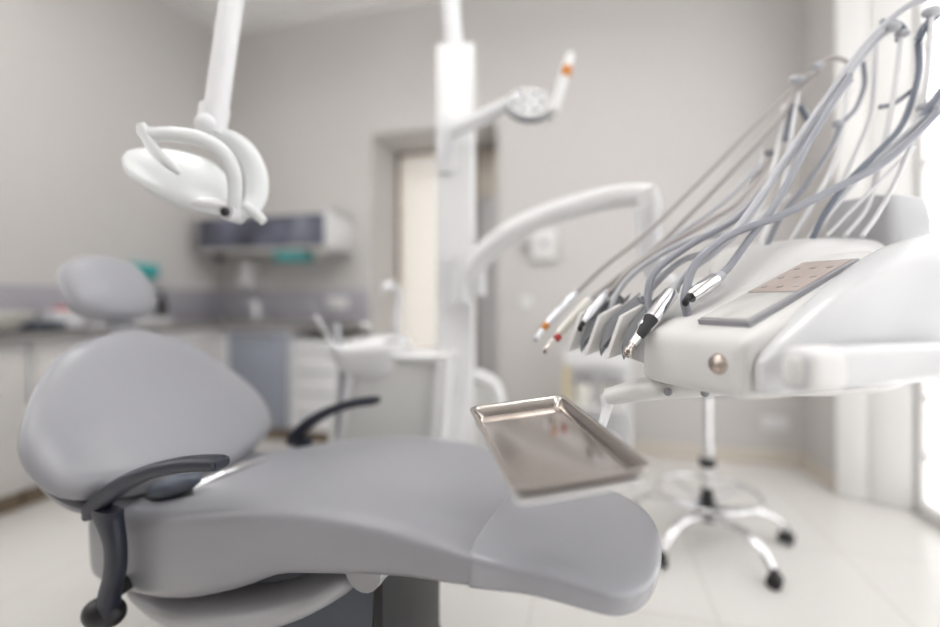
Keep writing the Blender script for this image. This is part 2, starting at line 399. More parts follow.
single('paper_pad', bm, 'white2', 'white paper pad lying under the grey headrest', 'paper', f)
X, Y = onleft(158, -2.83); f = rm(X, Y, zt)
bm = nbm(); lathe(bm, f, [(0, 0), (.06, 0), (.09, .012), (.1, .045), (.09, .045), (.05, .012), (0, .01)])
single('dish', bm, 'white', 'shallow white dish in front of the black bottle', 'dish', f)
X, Y = onleft(162, -2.99); f = rm(X, Y, zt)
t = thing('pump_bottle', 'black pump bottle on the worktop right of the headrest', 'bottle', f)
bm = nbm(); lathe(bm, f, [(0, 0), (.055, 0), (.055, .02), (.036, .03), (.034, .16), (.02, .18), (.015, .19), (0, .19)]); obj('bottle_body', bm, 'jet', t)
bm = nbm(); lathe(bm, f, [(0, .19), (.008, .19), (.008, .22), (0, .22)]); box(bm, f, -.012, .012, -.05, .012, .215, .232, .004); obj('pump', bm, 'jet', t)
k_ = (137-470)/K; dd = XL/(k_*CA-SA); Yt = (k_*SA+CA)*dd; zt2 = EYE-(271-300)*dd/K
f = rm(XL, Yt, zt2); bm = nbm(); box(bm, f, .0, .07, -.12, .12, -.05, .05, .01, 3)
single('glove_box', bm, 'teal', 'teal glove box on the left wall just behind the headrest', 'box', f)

# ------------------------------------------------------------------ patient chair
CH = Matrix.Translation((-.731, 1.361, 0)) @ Matrix.Rotation(math.radians(-23), 4, 'Z')
def c(u, v, z): return CH @ Vector((u, v, z))
t = thing('dental_chair', 'reclined light grey upholstered dental chair with black armrests', 'dental chair', CH)
def pad(name, m, rows, parent, ns=56, m_=3.0, sub=8, r0=.16, r1=.12, p=2.4, dish=0.0, vo=0.0):
    """rows: (u,z,halfwidth,up,down) along the spine; rounded ends"""
    q = cr(rows, sub); L = [0]
    for i in range(1, len(q)): L.append(L[-1]+math.hypot(q[i][0]-q[i-1][0], q[i][1]-q[i-1][1]))
    tot = L[-1]; rings = []
    # resample with fine ends
    S = [tot*(1-math.cos(math.pi*i/44))/2 for i in range(45)]
    S[0] = tot*.0006; S[-1] = tot*(1-.0006)
    for s in S:
        i = max(1, next((k for k in range(len(L)) if L[k] >= s), len(L)-1)); f_ = (s-L[i-1])/(L[i]-L[i-1])
        a = [q[i-1][k]+(q[i][k]-q[i-1][k])*f_ for k in range(5)]
        lo, hi = max(i-3, 0), min(i+2, len(q)-1)
        tg = Vector((q[hi][0]-q[lo][0], 0, q[hi][1]-q[lo][1])).normalized(); nm = Vector((-tg.z, 0, tg.x))
        if name_up[0]*nm.z < 0 or (abs(nm.z) < .05 and nm.x < 0): nm = -nm
        e = 1.0
        if s < r0: e = (1-(1-s/r0)**p)**(1/p)
        if tot-s < r1: e = min(e, (1-(1-(tot-s)/r1)**p)**(1/p))
        ew = e; et = e**.6
        ring = []
        for x, y in sect(ns, m_, a[2]*ew, a[3]*et, a[4]*et):
            yy = y
            if dish and y > 0: yy = y*(1-dish*(1-min(1, (x/(a[2]*ew+1e-6))**2)))
            pt = Vector((a[0], x+vo*ew, a[1]))+nm*yy
            ring.append(c(*pt))
        rings.append(ring)
    return obj(name, loft(nbm(), rings), m, parent, ang=70)
name_up = [1]
# seat and leg cushion: one long pad (spine u,z then half width, up, down)
def top(u):   # top height and bottom height of the long cushion
    pts = [(-.20, .53, .315), (0, .558, .322), (.15, .59, .35), (.3, .625, .405), (.45, .652, .475), (.6, .663, .51), (.75, .657, .54), (.88, .637, .555), (1.0, .617, .558), (1.1, .595, .54), (1.185, .575, .52)]
    for a, b in zip(pts, pts[1:]):
        if a[0] <= u <= b[0]:
            f_ = (u-a[0])/(b[0]-a[0]); return a[1]+(b[1]-a[1])*f_, a[2]+(b[2]-a[2])*f_
    return pts[-1][1:]
W = {-.20: .25, 0: .265, .15: .275, .3: .275, .45: .27, .6: .265, .75: .258, .88: .25, 1.0: .225, 1.1: .198, 1.185: .165}
rows = []
for u in sorted(W):
    a, b = top(u); rows.append((u, b+(a-b)*.55, W[u], (a-b)*.45, (a-b)*.55))
seat = pad('seat_cushion', 'leather', rows, t, m_=5.0, r0=.07, r1=.08)
rows = [(u, z, w+.003, up+.003, dn+.003) for u, z, w, up, dn in rows if u >= .88]; rows[-1] = (1.189,)+rows[-1][1:]
foot = pad('foot_cover', 'cover', rows, t, m_=5.0, r0=.02, r1=.083, p=2.4)
# under shells
pad('seat_shell', 'shell', [(-.14, .31, .20, .02, .03), (.1, .30, .235, .04, .05), (.35, .35, .24, .05, .05), (.6, .46, .22, .03, .03)], t, m_=2.6, r0=.1, r1=.15)
bm = nbm(); tube(bm, [c(.62, -.16, .49), c(.62, .16, .49)], .045, n=20, sub=1); obj('hinge_cylinder', bm, 'shell', t)
# base
bm = nbm()
rings = []
for z, u0, u1, v in [(.04, .08, .68, .17), (.2, .11, .64, .15), (.35, .13, .63, .14), (.46, .15, .63, .13)]:
    rings.append([c(u0, -v, z), c((u0+u1)/2, -v-.015, z), c(u1, -v, z), c(u1+.01, 0, z), c(u1, v, z), c((u0+u1)/2, v+.015, z), c(u0, v, z), c(u0-.01, 0, z)])
loft(bm, rings); obj('pedestal', bm, 'slate', t, ang=30)
bm = nbm(); box(bm, CH, -.15, .85, -.26, .26, 0, .045, .015, 3); obj('base_plate', bm, 'dshell', t)
bm = nbm(); box(bm, CH, .635, .66, -.145, .12, .06, .49, .006); obj('pedestal_edge', bm, 'jet', t)
# backrest and headrest
name_up[0] = 1
back = pad('backrest', 'leather', [(.02, .565, .19, .045, .05), (-.06, .615, .305, .06, .055), (-.145, .695, .335, .065, .055), (-.22, .78, .295, .06, .05), (-.285, .865, .225, .05, .045), (-.34, .92, .155, .042, .04), (-.362, .95, .115, .035, .035)], t, m_=2.5, r0=.10, r1=.09, dish=.12, p=2.1, vo=-.052)
pad('backrest_shell', 'dshell', [(.01, .52, .17, .0, .05), (-.085, .575, .27, .0, .06), (-.19, .67, .30, .0, .06), (-.265, .765, .255, .0, .06), (-.33, .85, .18, .0, .05), (-.38, .925, .10, .0, .04)], t, m_=2.4, r0=.1, r1=.1, vo=-.06)
pad('headrest', 'leather', [(-.415, .99, .115, .04, .04), (-.45, 1.04, .128, .055, .04), (-.49, 1.10, .128, .055, .04), (-.525, 1.155, .112, .045, .04), (-.545, 1.19, .09, .03, .03)], t, m_=2.8, r0=.06, r1=.07, vo=-.016)
pad('headrest_shell', 'dshell', [(-.455, .985, .10, .0, .03), (-.49, 1.04, .125, .0, .035), (-.53, 1.10, .12, .0, .035), (-.565, 1.16, .09, .0, .03)], t, m_=2.4, r0=.06, r1=.06)
bm = nbm(); tube(bm, [c(-.37, 0, .86), c(-.44, 0, .96), c(-.50, 0, 1.05)], .02, flat=2.0, up=Vector((0, 0, 1))); obj('headrest_bar', bm, 'dshell', t)
bm = nbm(); box(bm, CH @ Matrix.Translation((-.08, 0, .52)) @ Matrix.Rotation(math.radians(-40), 4, 'Y'), -.1, .08, -.13, .13, -.05, .02, .02, 3); obj('backrest_hinge', bm, 'dshell', t)
# chrome hinge bar + grey blue hinge cover near the armrest
bm = nbm()
tube(bm, [c(.12, -.17, .585), c(.14, -.08, .60), c(.13, .05, .59)], .010, n=10); obj('hinge_bar', bm, 'chrome', t)
bm = nbm(); ball(bm, c(.10, -.20, .60), .05, 1.9, .7, .5, Matrix.Rotation(math.radians(-23), 4, 'Z') @ Matrix.Rotation(-.35, 4, 'Y')); obj('hinge_cover', bm, 'slate', t)
# armrests
def armrest(v, k=1.0, du=0.0):
    bm = nbm()
    path = [(-.04, .545, .010), (-.02, .57, .018), (.04, .613, .020), (.11, .652, .018), (.19, .685, .016), (.27, .708, .0155), (.33, .72, .015), (.38, .727, .014), (.395, .728, .007)]
    rings = []
    q = cr([(a_*k+du, b_, c_) for a_, b_, c_ in path], 5)
    for i, (u, z, h) in enumerate(q):
        a, b = q[max(i-1, 0)], q[min(i+1, len(q)-1)]; tg = Vector((b[0]-a[0], 0, b[1]-a[1])).normalized(); nm = Vector((-tg.z, 0, tg.x))
        wv = .021 if 2 < i < len(q)-3 else .016
        rings.append([c(*(Vector((u, v+x, z))+nm*y)) for x, y in sect(20, 3, wv, h)])
    loft(bm, rings)
    ar = obj('armrest', bm, 'black', t)
    bm = nbm(); rings = []
    for u, z, hu, hv in cr([(.03, .32, .02, .022), (.035, .38, .022, .02), (.055, .44, .024, .018), (.055, .50, .026, .018), (.03, .555, .04, .02), (.025, .575, .045, .02)], 4):
        rings.append([c(u+x, v+y, z) for x, y in sect(16, 3, hu, hv)])
    loft(bm, rings); obj('arm_post', bm, 'black', ar)
    bm = nbm(); s = 1 if v > 0 else -1
    ball(bm, c(.015, v, .335), .044, 1.1, .75, .8); cyl(bm, c(.03, v, .38), c(.03, v-s*.08, .39), .018); obj('arm_hub', bm, 'jet', ar)
armrest(-.305); armrest(.305, .84, .012)

# ------------------------------------------------------------------ cuspidor and column
COLP = P(456, 300, 1.9); COLF = Matrix.Translation((COLP.x, 1.97, 0)) @ Matrix.Rotation(-A*.3, 4, 'Z')
t = thing('equipment_column', 'tall white equipment column with swing arms behind the chair', 'column', COLF)
bm = nbm(); box(bm, COLF, -.078, .078, -.06, .06, .40, 2.10, .014, 3); obj('column_post', bm, 'white', t)
bm = nbm(); box(bm, COLF, -.075, -.002, -.085, -.055, 1.56, 1.81, .012, 3); obj('bracket_plate', bm, 'white2', t)
bm = nbm()   # flared foot
rings = []
for z, x0, x1, y in [(.0, -.19, -.03, .13), (.2, -.15, -.01, .10), (.42, -.105, .03, .08), (.62, -.085, .07, .068), (.78, -.08, .08, .062), (.9, -.08, .08, .062)]:
    rings.append([COLF @ Vector(((x0+x1)/2+a*(x1-x0)/.155*.5, b, z)) for a, b in sect(20, 5, .155, y)])
loft(bm, rings); obj('column_foot', bm, 'white', t, ang=60)
bm = nbm()   # right-hand bracing foot
tube(bm, [COLF @ Vector((.06, 0, .74)), COLF @ Vector((.13, 0, .715)), COLF @ Vector((.17, 0, .66)), COLF @ Vector((.19, 0, .45)), COLF @ Vector((.2, 0, .0))], [.03, .032, .03, .03, .034], flat=1.3); obj('brace', bm, 'white', t)
bm = nbm(); box(bm, COLF, .0, .175, -.03, .03, .0, .70, .01, 3); obj('brace_panel', bm, 'body', t)
# lamp pole on top
bm = nbm(); pt = [Vector((COLP.x-.005, 1.95, 2.08)), Vector((COLP.x-.02, 1.95, 2.24)), Vector((COLP.x-.03, 1.94, 2.5)), Vector((COLP.x-.04, 1.93, 2.62))]
tube(bm, pt, .036, n=20); obj('lamp_pole', bm, 'white2', t)
# delivery arm
bm = nbm(); pp = [(463, 288, 1.86, .045), (472, 268, 1.84, .05), (488, 249, 1.80, .043), (515, 230, 1.75, .043), (550, 214, 1.7, .041), (595, 201, 1.62, .040), (630, 195, 1.56, .038), (652, 195, 1.52, .034)]
tube(bm, [P(a, b, d) for a, b, d, r in pp], [r for *_, r in pp], n=20, flat=.75); arm = obj('swing_arm', bm, 'white', t)
bm = nbm(); cyl(bm, P(647, 190, 1.52), P(652, 212, 1.52), .034); obj('arm_end_cap', bm, 'white', arm)
bm = nbm(); cyl(bm, P(647, 208, 1.52), P(650, 262, 1.52), .038); obj('arm_spindle', bm, 'white2', arm)
bm = nbm(); cyl(bm, P(460, 258, 1.86), P(460, 303, 1.86), .052); cyl(bm, P(478, 270, 1.84), P(479, 296, 1.84), .03); obj('arm_pivot', bm, 'white2', arm)
# upper accessory arm with ring bracket and thin edge-on panel
bm = nbm(); tube(bm, [P(449, 131, 1.85), P(475, 121, 1.82), P(500, 109, 1.78), P(526, 97, 1.74)], [.034, .031, .028, .024], n=16, flat=.8); aa = obj('accessory_arm', bm, 'white2', t)
bm = nbm(); f = Matrix.Translation(P(529, 104, 1.73)) @ Matrix.Rotation(math.radians(62), 4, 'X')
lathe(bm, f, [(0, -.01), (.078, -.01), (.082, .0), (.078, .012), (0, .012)], 36); obj('round_joint', bm, 'clear', aa)
bm = nbm(); ar = [f @ Vector((.082*math.cos(a), .082*math.sin(a), -.006)) for a in [math.radians(195+x*15) for x in range(11)]]
tube(bm, ar, .009, n=8, sub=2); obj('joint_band', bm, 'fin', aa)
bm = nbm()
for a in range(0, 360, 60): ball(bm, f @ Vector((.05*math.cos(math.radians(a)), .05*math.sin(math.radians(a)), .016)), .012)
obj('joint_screw', bm, 'steel2', aa)
bm = nbm(); a, b = P(552, 116, 1.72), P(567, 64, 1.72); t_ = (b-a).normalized()
n_ = Vector((0, 1, 0)); s_ = t_.cross(n_).normalized(); f = Matrix((( *s_, ), (*n_, ), (*t_, ))).transposed().to_4x4(); f.translation = (a+b)/2
L_ = (b-a).length/2; box(bm, f, -.016, .016, -.07, .07, -L_-.01, L_+.01, .012, 3); mp_ = obj('side_panel', bm, 'white', aa)
bm = nbm(); box(bm, f, -.019, .015, -.072, -.01, .022, .06, .004); obj('orange_part', bm, 'orange', aa)  # orange patch set into the thin panel

# cuspidor unit
CU = Matrix.Translation(P(398, 300, 1.93).xy.to_3d()) @ Matrix.Rotation(-A*.6, 4, 'Z')
t = thing('cuspidor_unit', 'greige cuspidor cabinet with a white rinse bowl behind the chair', 'cuspidor', CU)
bm = nbm(); rings = []
for z, x0, x1, y in [(.05, -.29, .20, .16), (.3, -.275, .205, .17), (.6, -.235, .215, .17), (.8, -.21, .22, .165), (.825, -.20, .22, .16)]:
    rings.append([CU @ Vector(((x0+x1)/2+a*(x1-x0)/2, b, z)) for a, b in sect(32, 7, 1, y)])
loft(bm, rings); obj('cabinet_body', bm, 'body', t, ang=50)
bm = nbm(); box(bm, CU, -.215, .235, -.18, .17, .822, .848, .011, 3); obj('top_rim', bm, 'white', t)
bm = nbm(); rings = []
for z, s in [(.77, .09), (.79, .13), (.82, .165), (.86, .185), (.885, .195), (.89, .19), (.885, .178), (.86, .14), (.845, .08), (.843, .02)]:
    rings.append([CU @ Vector((-.075+a*.8, -.1+b*.85, -.036+ z+(.035*(a+.19)/.38+.03*(b+.13)/.26 if z > .85 else 0))) for a, b in sect(36, 2.2, s, s*.72)])
loft(bm, rings); obj('rinse_bowl', bm, 'white', t, ang=60)
bm = nbm(); fx = P(398, 300, 1.9)
tube(bm, [P(397, 335, 1.93), P(398, 312, 1.93), P(399, 296, 1.93), P(395, 288, 1.92), P(388, 286, 1.9), P(384, 291, 1.88)], [.018, .016, .016, .018, .02, .02], n=12); obj('bowl_spout', bm, 'white2', t)
bm = nbm(); ball(bm, P(366, 325, 1.9), .017, 1.4, 1, .7); obj('cup_sensor', bm, 'white', t)
bm = nbm(); ball(bm, P(394, 341, 1.84), .035, 1.3, 1, .25); obj('drain_grid', bm, 'shell', t)
bm = nbm(); loft(bm, [[CU @ Vector((x+dx, yy, z)) for x, yy in [(-.022, -.19), (.022, -.19), (.022, .17), (-.022, .17)]] for z, dx in [(0, .14), (.3, .165), (.6, .205), (.845, .225)]]); obj('side_frame', bm, 'white', t)
# suction holder on the left of the cuspidor
bm = nbm(); tube(bm, [P(352, 358, 1.82), P(338, 352, 1.78), P(331, 345, 1.76)], .02, n=12); tube(bm, [P(338, 350, 1.78), P(352, 365, 1.78), P(346, 400, 1.78), P(343, 440, 1.8)], .013, n=12); sh = obj('suction_holder', bm, 'white2', t)
bm = nbm(); tube(bm, [P(315, 315, 1.74), P(324, 330, 1.75), P(333, 346, 1.76)], [.007, .006, .008], n=12); obj('suction_tube', bm, 'white2', sh)
bm = nbm(); tube(bm, [P(336, 324, 1.8), P(338, 352, 1.79)], .015, n=12, sub=1); obj('suction_handle', bm, 'hose2', sh)
bm = nbm(); tube(bm, [P(342, 360, 1.8), P(342, 385, 1.8), P(339, 420, 1.8), P(336, 470, 1.82)], .012, n=12); obj('suction_hose', bm, 'hose', sh)

# ------------------------------------------------------------------ operating lamp
LP_ = P(195, 170, 1.15)
t = thing('operating_lamp', 'white swing-arm operating lamp hanging over the dental chair', 'lamp', LP_)
bm = nbm(); el = Vector((-.60, 1.32, 2.40))
tube(bm, [P(214, 128, 1.2), el], [.029, .031], n=20, sub=1); obj('lower_arm', bm, 'white2', t)
bm = nbm(); tube(bm, [el, Vector((-.35, 1.62, 2.56)), Vector((COLP.x-.04, 1.93, 2.62))], .034, n=20); ball(bm, el, .05); obj('upper_arm', bm, 'white2', t)
bm = nbm(); cyl(bm, P(215, 108, 1.2), P(211, 135, 1.19), .036, .033); ball(bm, P(206, 124, 1.17), .026); obj('arm_joint', bm, 'white2', t)
bm = nbm(); q = cr([(-.165, .030, .025, .012), (-.14, .018, .052, .02), (-.07, -.006, .082, .026), (.01, -.034, .088, .028), (.07, -.066, .062, .024), (.105, -.095, .02, .012)], 6)
rings = []; tilt = Matrix.Rotation(math.radians(50), 3, 'X')
for x, z, w, h in q:
    rings.append([LP_+Vector((x, 0, z))+tilt @ Vector((0, a, b)) for a, b in sect(28, 2.6, w, h)])
loft(bm, rings); obj('reflector_head', bm, 'lamp', t, ang=60)
bm = nbm(); tube(bm, [P(141, 124, 1.08), P(147, 134, 1.08), P(172, 134, 1.07), P(200, 139, 1.07), P(222, 152, 1.08), P(233, 172, 1.1), P(235, 195, 1.12), P(232, 208, 1.13)], [.010, .017, .018, .018, .018, .017, .016, .015], n=16, flat=.7); obj('front_handle', bm, 'lamp', t)
bm = nbm(); tube(bm, [P(144, 130, 1.08), P(152, 147, 1.07), P(166, 162, 1.06), P(180, 174, 1.07)], [.015, .014, .012, .006], n=14, flat=.7); obj('side_prong', bm, 'lamp', t)
bm = nbm(); tube(bm, [P(207, 138, 1.19), P(228, 139, 1.2), P(246, 153, 1.2), P(256, 175, 1.2), P(256, 197, 1.19), P(248, 210, 1.17), P(234, 214, 1.15)], [.02, .024, .027, .029, .028, .024, .018], n=16, flat=.7); obj('yoke', bm, 'lamp', t)
bm = nbm(); tube(bm, [P(246, 206, 1.16), P(258, 216, 1.15), P(264, 222, 1.15)], [.012, .013, .010], n=12); obj('grip_tip', bm, 'lamp', t)
bm = nbm(); cyl(bm, P(226, 212, 1.12), P(240, 216, 1.17), .02); obj('tilt_joint', bm, 'white2', t)
bm = nbm(); ball(bm, P(225, 212, 1.11), .010); obj('tilt_knob', bm, 'jet', t)
bm = nbm(); ball(bm, P(208, 205, 1.12), .045, 1.1, .8, .35); obj('lamp_lens', bm, 'rod', t)

# ------------------------------------------------------------------ delivery unit
DU = Matrix.Translation((.40, .82, 0)) @ Matrix.Rotation(math.radians(23), 4, 'Z')
def u(x, y, z): return DU @ Vector((x, y, z))
t = thing('delivery_unit', 'white dentist instrument unit with slanted key panel and side handle', 'dental unit', DU)
bm = nbm(); rings = []
sec = [(-.012, -.075, .115, .905, .972), (0, -.09, .128, .892, .99), (.05, -.098, .13, .888, 1.012), (.15, -.10, .135, .885, 1.05), (.25, -.10, .15, .885, 1.09), (.37, -.095, .2, .885, 1.135), (.5, -.09, .26, .885, 1.155), (.65, -.09, .26, .89, 1.16), (.8, -.08, .24, .895, 1.155), (.86, -.06, .2, .91, 1.13)]
for x, y0, y1, z0, z1 in cr(sec, 3):
    rings.append([u(x, (y0+y1)/2+a*(y1-y0)/2, (z0+z1)/2+b*(z1-z0)/2) for a, b in sect(48, 9, 1, 1)])
loft(bm, rings); obj('housing', bm, 'unit2', t, ang=30)
# glossy white side fairing (bulged), near flank
bm = nbm(); rings = []
for x, y0, z0, z1, h in cr([(.008, -.112, .905, .955, .008), (.05, -.128, .9, .99, .022), (.18, -.15, .9, 1.07, .04), (.34, -.165, .90, 1.14, .055), (.5, -.18, .90, 1.18, .07), (.66, -.185, .905, 1.19, .075), (.85, -.17, .91, 1.185, .07), (.92, -.14, .92, 1.15, .05)], 4):
    rings.append([u(x, y0+h+a*h, (z0+z1)/2+b*(z1-z0)/2) for a, b in sect(36, 3.2, 1, 1)])
loft(bm, rings); obj('side_fairing', bm, 'unit', t, ang=60)
bm = nbm(); rings = []
for x, h, w in cr([(-.036, .018, .010), (-.024, .028, .022), (.07, .030, .025), (.2, .030, .025), (.32, .028, .025), (.39, .024, .022), (.41, .012, .012)], 4):
    rings.append([u(x, -.186-.06*(x-.03)+a, .955+b) for a, b in sect(28, 3.2, w, h)])
loft(bm, rings); hd = obj('side_handle', bm, 'unit', t, ang=60)
bm = nbm(); rings = []
for x, h, w in cr([(-.038, .019, .011), (-.025, .0295, .0235), (.0, .0312, .0262), (.03, .0315, .0265)], 4):
    rings.append([u(x, -.186-.06*(x-.03)+a, .955+b) for a, b in sect(28, 3.2, w, h)])
loft(bm, rings); obj('grip_pad', bm, 'sock', hd, ang=60)
# key panel
def topz(x): return .995+(x)*.378
ang = math.atan(.378)
PF = DU @ Matrix.Translation((.03, 0, topz(.03)+.006)) @ Matrix.Rotation(-ang, 4, 'Y')
bm = nbm(); box(bm, PF, .0, .325, -.070, .030, -.02, .002, .0015); kp = obj('panel_bezel', bm, 'dshell', t)
bm = nbm(); box(bm, PF, .008, .135, -.062, .029, .0015, .0035, .0008); obj('display', bm, 'glassy', kp)
bm = nbm(); box(bm, PF, .142, .32, -.062, .029, .0015, .0035, .0008); obj('key_field', bm, 'screen', kp)
for i in range(3):
    for j in range(3):
        bm = nbm(); lathe(bm, PF @ Matrix.Translation((.17+i*.052, -.046+j*.03, .003)), [(0, 0), (.006, 0), (.006, .0015), (0, .0015)], 14); obj('button', bm, 'hosew', kp)
# raised deck where the hoses enter
bm = nbm(); rings = []
for x, y0, y1, z1 in cr([(.10, .07, .14, 1.01), (.2, .06, .18, 1.07), (.3, .055, .24, 1.13), (.38, .05, .30, 1.175), (.46, .05, .33, 1.195), (.62, .05, .33, 1.205), (.78, .05, .28, 1.20), (.84, .06, .24, 1.17)], 3):
    rings.append([u(x, (y0+y1)/2+a*(y1-y0)/2, 1.0+(z1-1.0)*b) for a, b in sect(36, 6, 1, 1, .9)])
loft(bm, rings); obj('hose_deck', bm, 'unit2', t, ang=40)
# knob
bm = nbm(); lathe(bm, DU @ Matrix.Translation((-.006, -.047, .945)) @ Matrix.Rotation(-math.pi/2, 4, 'Y'), [(0, 0), (.017, 0), (.0175, .006), (.014, .012), (0, .014)]); obj('control_knob', bm, 'knob', t)
# rear housing
bm = nbm(); rings = []
for z, s in [(1.1, 1.0), (1.2, .93), (1.28, .87), (1.31, .8), (1.315, .7)]:
    rings.append([u(.80+a*s, .13+b*s, z) for a, b in sect(28, 5, .12, .09)])
loft(bm, rings); obj('rear_housing', bm, 'shell', t, ang=45)
# link from the swing arm spindle down to the housing
bm = nbm(); tube(bm, [P(650, 258, 1.52), P(665, 285, 1.5), u(.35, .36, 1.06), u(.4, .24, 1.05)], .04, n=16); obj('support_neck', bm, 'white2', t)
# instrument rest: fins with grey cradles
bm = nbm(); rings = []
for y, x0, x1, z0, z1 in [(.12, .02, .22, .915, 1.02), (.25, .03, .24, .93, 1.02), (.35, .05, .25, .94, 1.015)]:
    rings.append([u(x0, y, z0), u(x1, y, z0), u(x1, y, z1+.08), u(x0+.08, y, z1), u(x0, y, z1-.03)])
loft(bm, rings); obj('rest_housing', bm, 'unit2', t)
ys = [.15, .22, .29]; DZ = .042
for y in ys:
    bm = nbm()
    prism(bm, DU @ Matrix.Translation((0, y+.038, DZ)) @ Matrix.Rotation(math.pi/2, 4, 'X'), [(-.05, .885), (.03, .905), (.06, .96), (.05, 1.0), (-.01, .975)], -.0065, .0065, .003); obj('rest_divider', bm, 'unit2', t)
    bm = nbm(); rings = []
    for x, z, w in [(-.035, .905, .007), (-.02, .925, .016), (.0, .95, .024), (.04, .985, .026), (.09, 1.02, .022)]:
        rings.append([u(x, y+a, z+b+DZ) for a, b in [(-w, .006), (-w*.5, -.012), (0, -.018), (w*.5, -.012), (w, .006), (w*.6, -.002), (0, -.008), (-w*.6, -.002)]])
    loft(bm, rings); obj('instrument_cradle', bm, 'fin', t)
bm = nbm()
# tray arm below
tube(bm, [P(608, 397, .98), P(640, 390, .95), P(680, 386, .93), P(720, 383, .92), P(765, 384, .93)], [.018, .022, .024, .024, .014], n=16, flat=1.4, up=Vector((0, 0, 1)))
tray_arm = obj('tray_arm', bm, 'unit2', t)
bm = nbm(); tube(bm, [P(765, 384, .93), P(772, 387, .90)], [.014, .011], n=12, sub=1); obj('arm_knob', bm, 'white', tray_arm)
for px, py, d in [(668, 392, .9), (705, 393, .88)]:
    bm = nbm(); ball(bm, P(px, py, d), .008); obj('arm_screw', bm, 'dshell', tray_arm)
bm = nbm(); tube(bm, [P(608, 397, .98), P(606, 412, .96), P(600, 428, .92), P(585, 445, .84)], [.016, .010, .009, .009], n=12); obj('tray_bracket', bm, 'white2', tray_arm)

# hoses, whip arms and handpieces
def hose(pts, r, m, parent, name='hose'):
    bm = nbm(); tube(bm, [P(*p) for p in pts], r, n=10, sub=7); return obj(name, bm, m, parent)
def rod(pts, parent, r=.0045, m='rod'):
    bm = nbm(); tube(bm, [P(*p) for p in pts], r, n=10, sub=6); return obj('whip_rod', bm, m, parent)
# clamps on top of the rods
rods = [
    [(745, 246, 1.22), (768, 185, 1.28), (779, 140, 1.32), (784, 105, 1.34)],
    [(760, 245, 1.20), (782, 190, 1.27), (792, 130, 1.31), (798, 92, 1.33)],
    [(790, 242, 1.15), (815, 200, 1.2), (835, 160, 1.24), (846, 100, 1.26), (850, 62, 1.27)],
    [(806, 242, 1.13), (830, 205, 1.18), (850, 165, 1.2), (872, 110, 1.22), (876, 45, 1.22)],
    [(845, 236, 1.1), (868, 205, 1.12), (880, 160, 1.14), (893, 100, 1.16), (902, 30, 1.16)],
    [(862, 236, 1.08), (880, 210, 1.1), (905, 160, 1.12), (925, 90, 1.12), (932, 10, 1.12)],
    [(700, 238, 1.27), (742, 200, 1.3), (758, 165, 1.32), (762, 150, 1.33)],
]
for p in rods: rod(p, t, .0055)
for a, b in [((812, 236, 1.12), (890, 140, 1.15)), ((826, 236, 1.11), (915, 146, 1.13)), ((720, 242, 1.22), (790, 195, 1.24))]:
    rod([a, tuple((x+y)/2 for x, y in zip(a, b)), b], t, .0045)
for px, py, d, r in [(797, 80, 1.33, .016), (818, 66, 1.3, .012), (893, 27, 1.15, .014), (902, 34, 1.16, .013), (770, 153, 1.33, .012), (838, 124, 1.2, .012), (926, 108, 1.12, .016), (848, 70, 1.24, .012), (932, 12, 1.12, .016)]:
    bm = nbm(); ball(bm, P(px, py, d), r, 1.3, 1, .85); obj('hose_clamp', bm, 'hose2' if px != 770 else 'dshell', t)
dark_loops = [
    ([(882, 22, 1.17), (897, 24, 1.17), (904, 32, 1.17), (898, 40, 1.17)], .008),
    ([(918, 42, 1.15), (919, 70, 1.15), (912, 100, 1.15), (900, 128, 1.14), (880, 150, 1.12), (850, 180, 1.1), (826, 212, 1.1), (810, 244, 1.1)], .007),
    ([(863, 62, 1.24), (864, 85, 1.24), (856, 108, 1.22), (842, 124, 1.2), (832, 145, 1.18), (806, 185, 1.15), (782, 215, 1.13), (765, 250, 1.12)], .006),
    ([(940, 12, 1.12), (926, 26, 1.13), (918, 40, 1.14)], .009),
    ([(880, 107, 1.17), (893, 104, 1.17), (905, 96, 1.17), (915, 88, 1.15)], .006),
    ([(942, 90, 1.1), (932, 104, 1.1), (918, 125, 1.1), (905, 140, 1.1)], .008),
    ([(793, 105, 1.33), (790, 122, 1.33), (786, 140, 1.32)], .009),
    ([(800, 105, 1.32), (812, 130, 1.32), (806, 150, 1.3)], .008),
]
for p, r in dark_loops: hose(p, r, 'hosed' if r > .0065 else 'hose', t, 'hose_loop')
def handpiece(label, tip, tail, m_body, rt, hp, hr, hm, cap='steel', q1=.5, q2=.7):
    a, b = P(*tip), P(*tail); th = thing('dental_handpiece', label, 'dental handpiece', a, 'handpieces hanging in the instrument rest')
    ax = b-a; L = ax.length; ax.normalize()
    bm = nbm(); tube(bm, [a, a+ax*L*.25, a+ax*L*.3, b-ax*.006, b], [rt*q1, rt*q2, rt, rt, rt*.8], n=18, sub=1); obj('grip', bm, m_body, th)
    bm = nbm(); tube(bm, [a-ax*.012, a+ax*.004], [rt*.35, rt*.5], n=12, sub=1); ball(bm, a-ax*.014+Vector((0, 0, -.004)), rt*(.62 if cap != 'jet' else .45), 1, 1, 1.2); obj('head', bm, cap, th)
    bm = nbm(); tube(bm, [b-ax*.004, b+ax*.02], [rt*.85, rt*.6], n=12, sub=1); obj('coupling', bm, 'hose2', th)
    hose([(tail[0], tail[1], tail[2])]+hp, hr, hm, th)
    return th
h1 = handpiece('white metal handpiece at the far left end of the instrument row', (540, 333, 1.17), (574, 295, 1.24), 'steel2', .0125,
    [(605, 266, 1.27), (650, 230, 1.3), (700, 181, 1.33), (750, 131, 1.36), (790, 93, 1.37), (815, 68, 1.35), (835, 58, 1.33), (850, 63, 1.3)], .0062, 'hosew', cap='steel2')
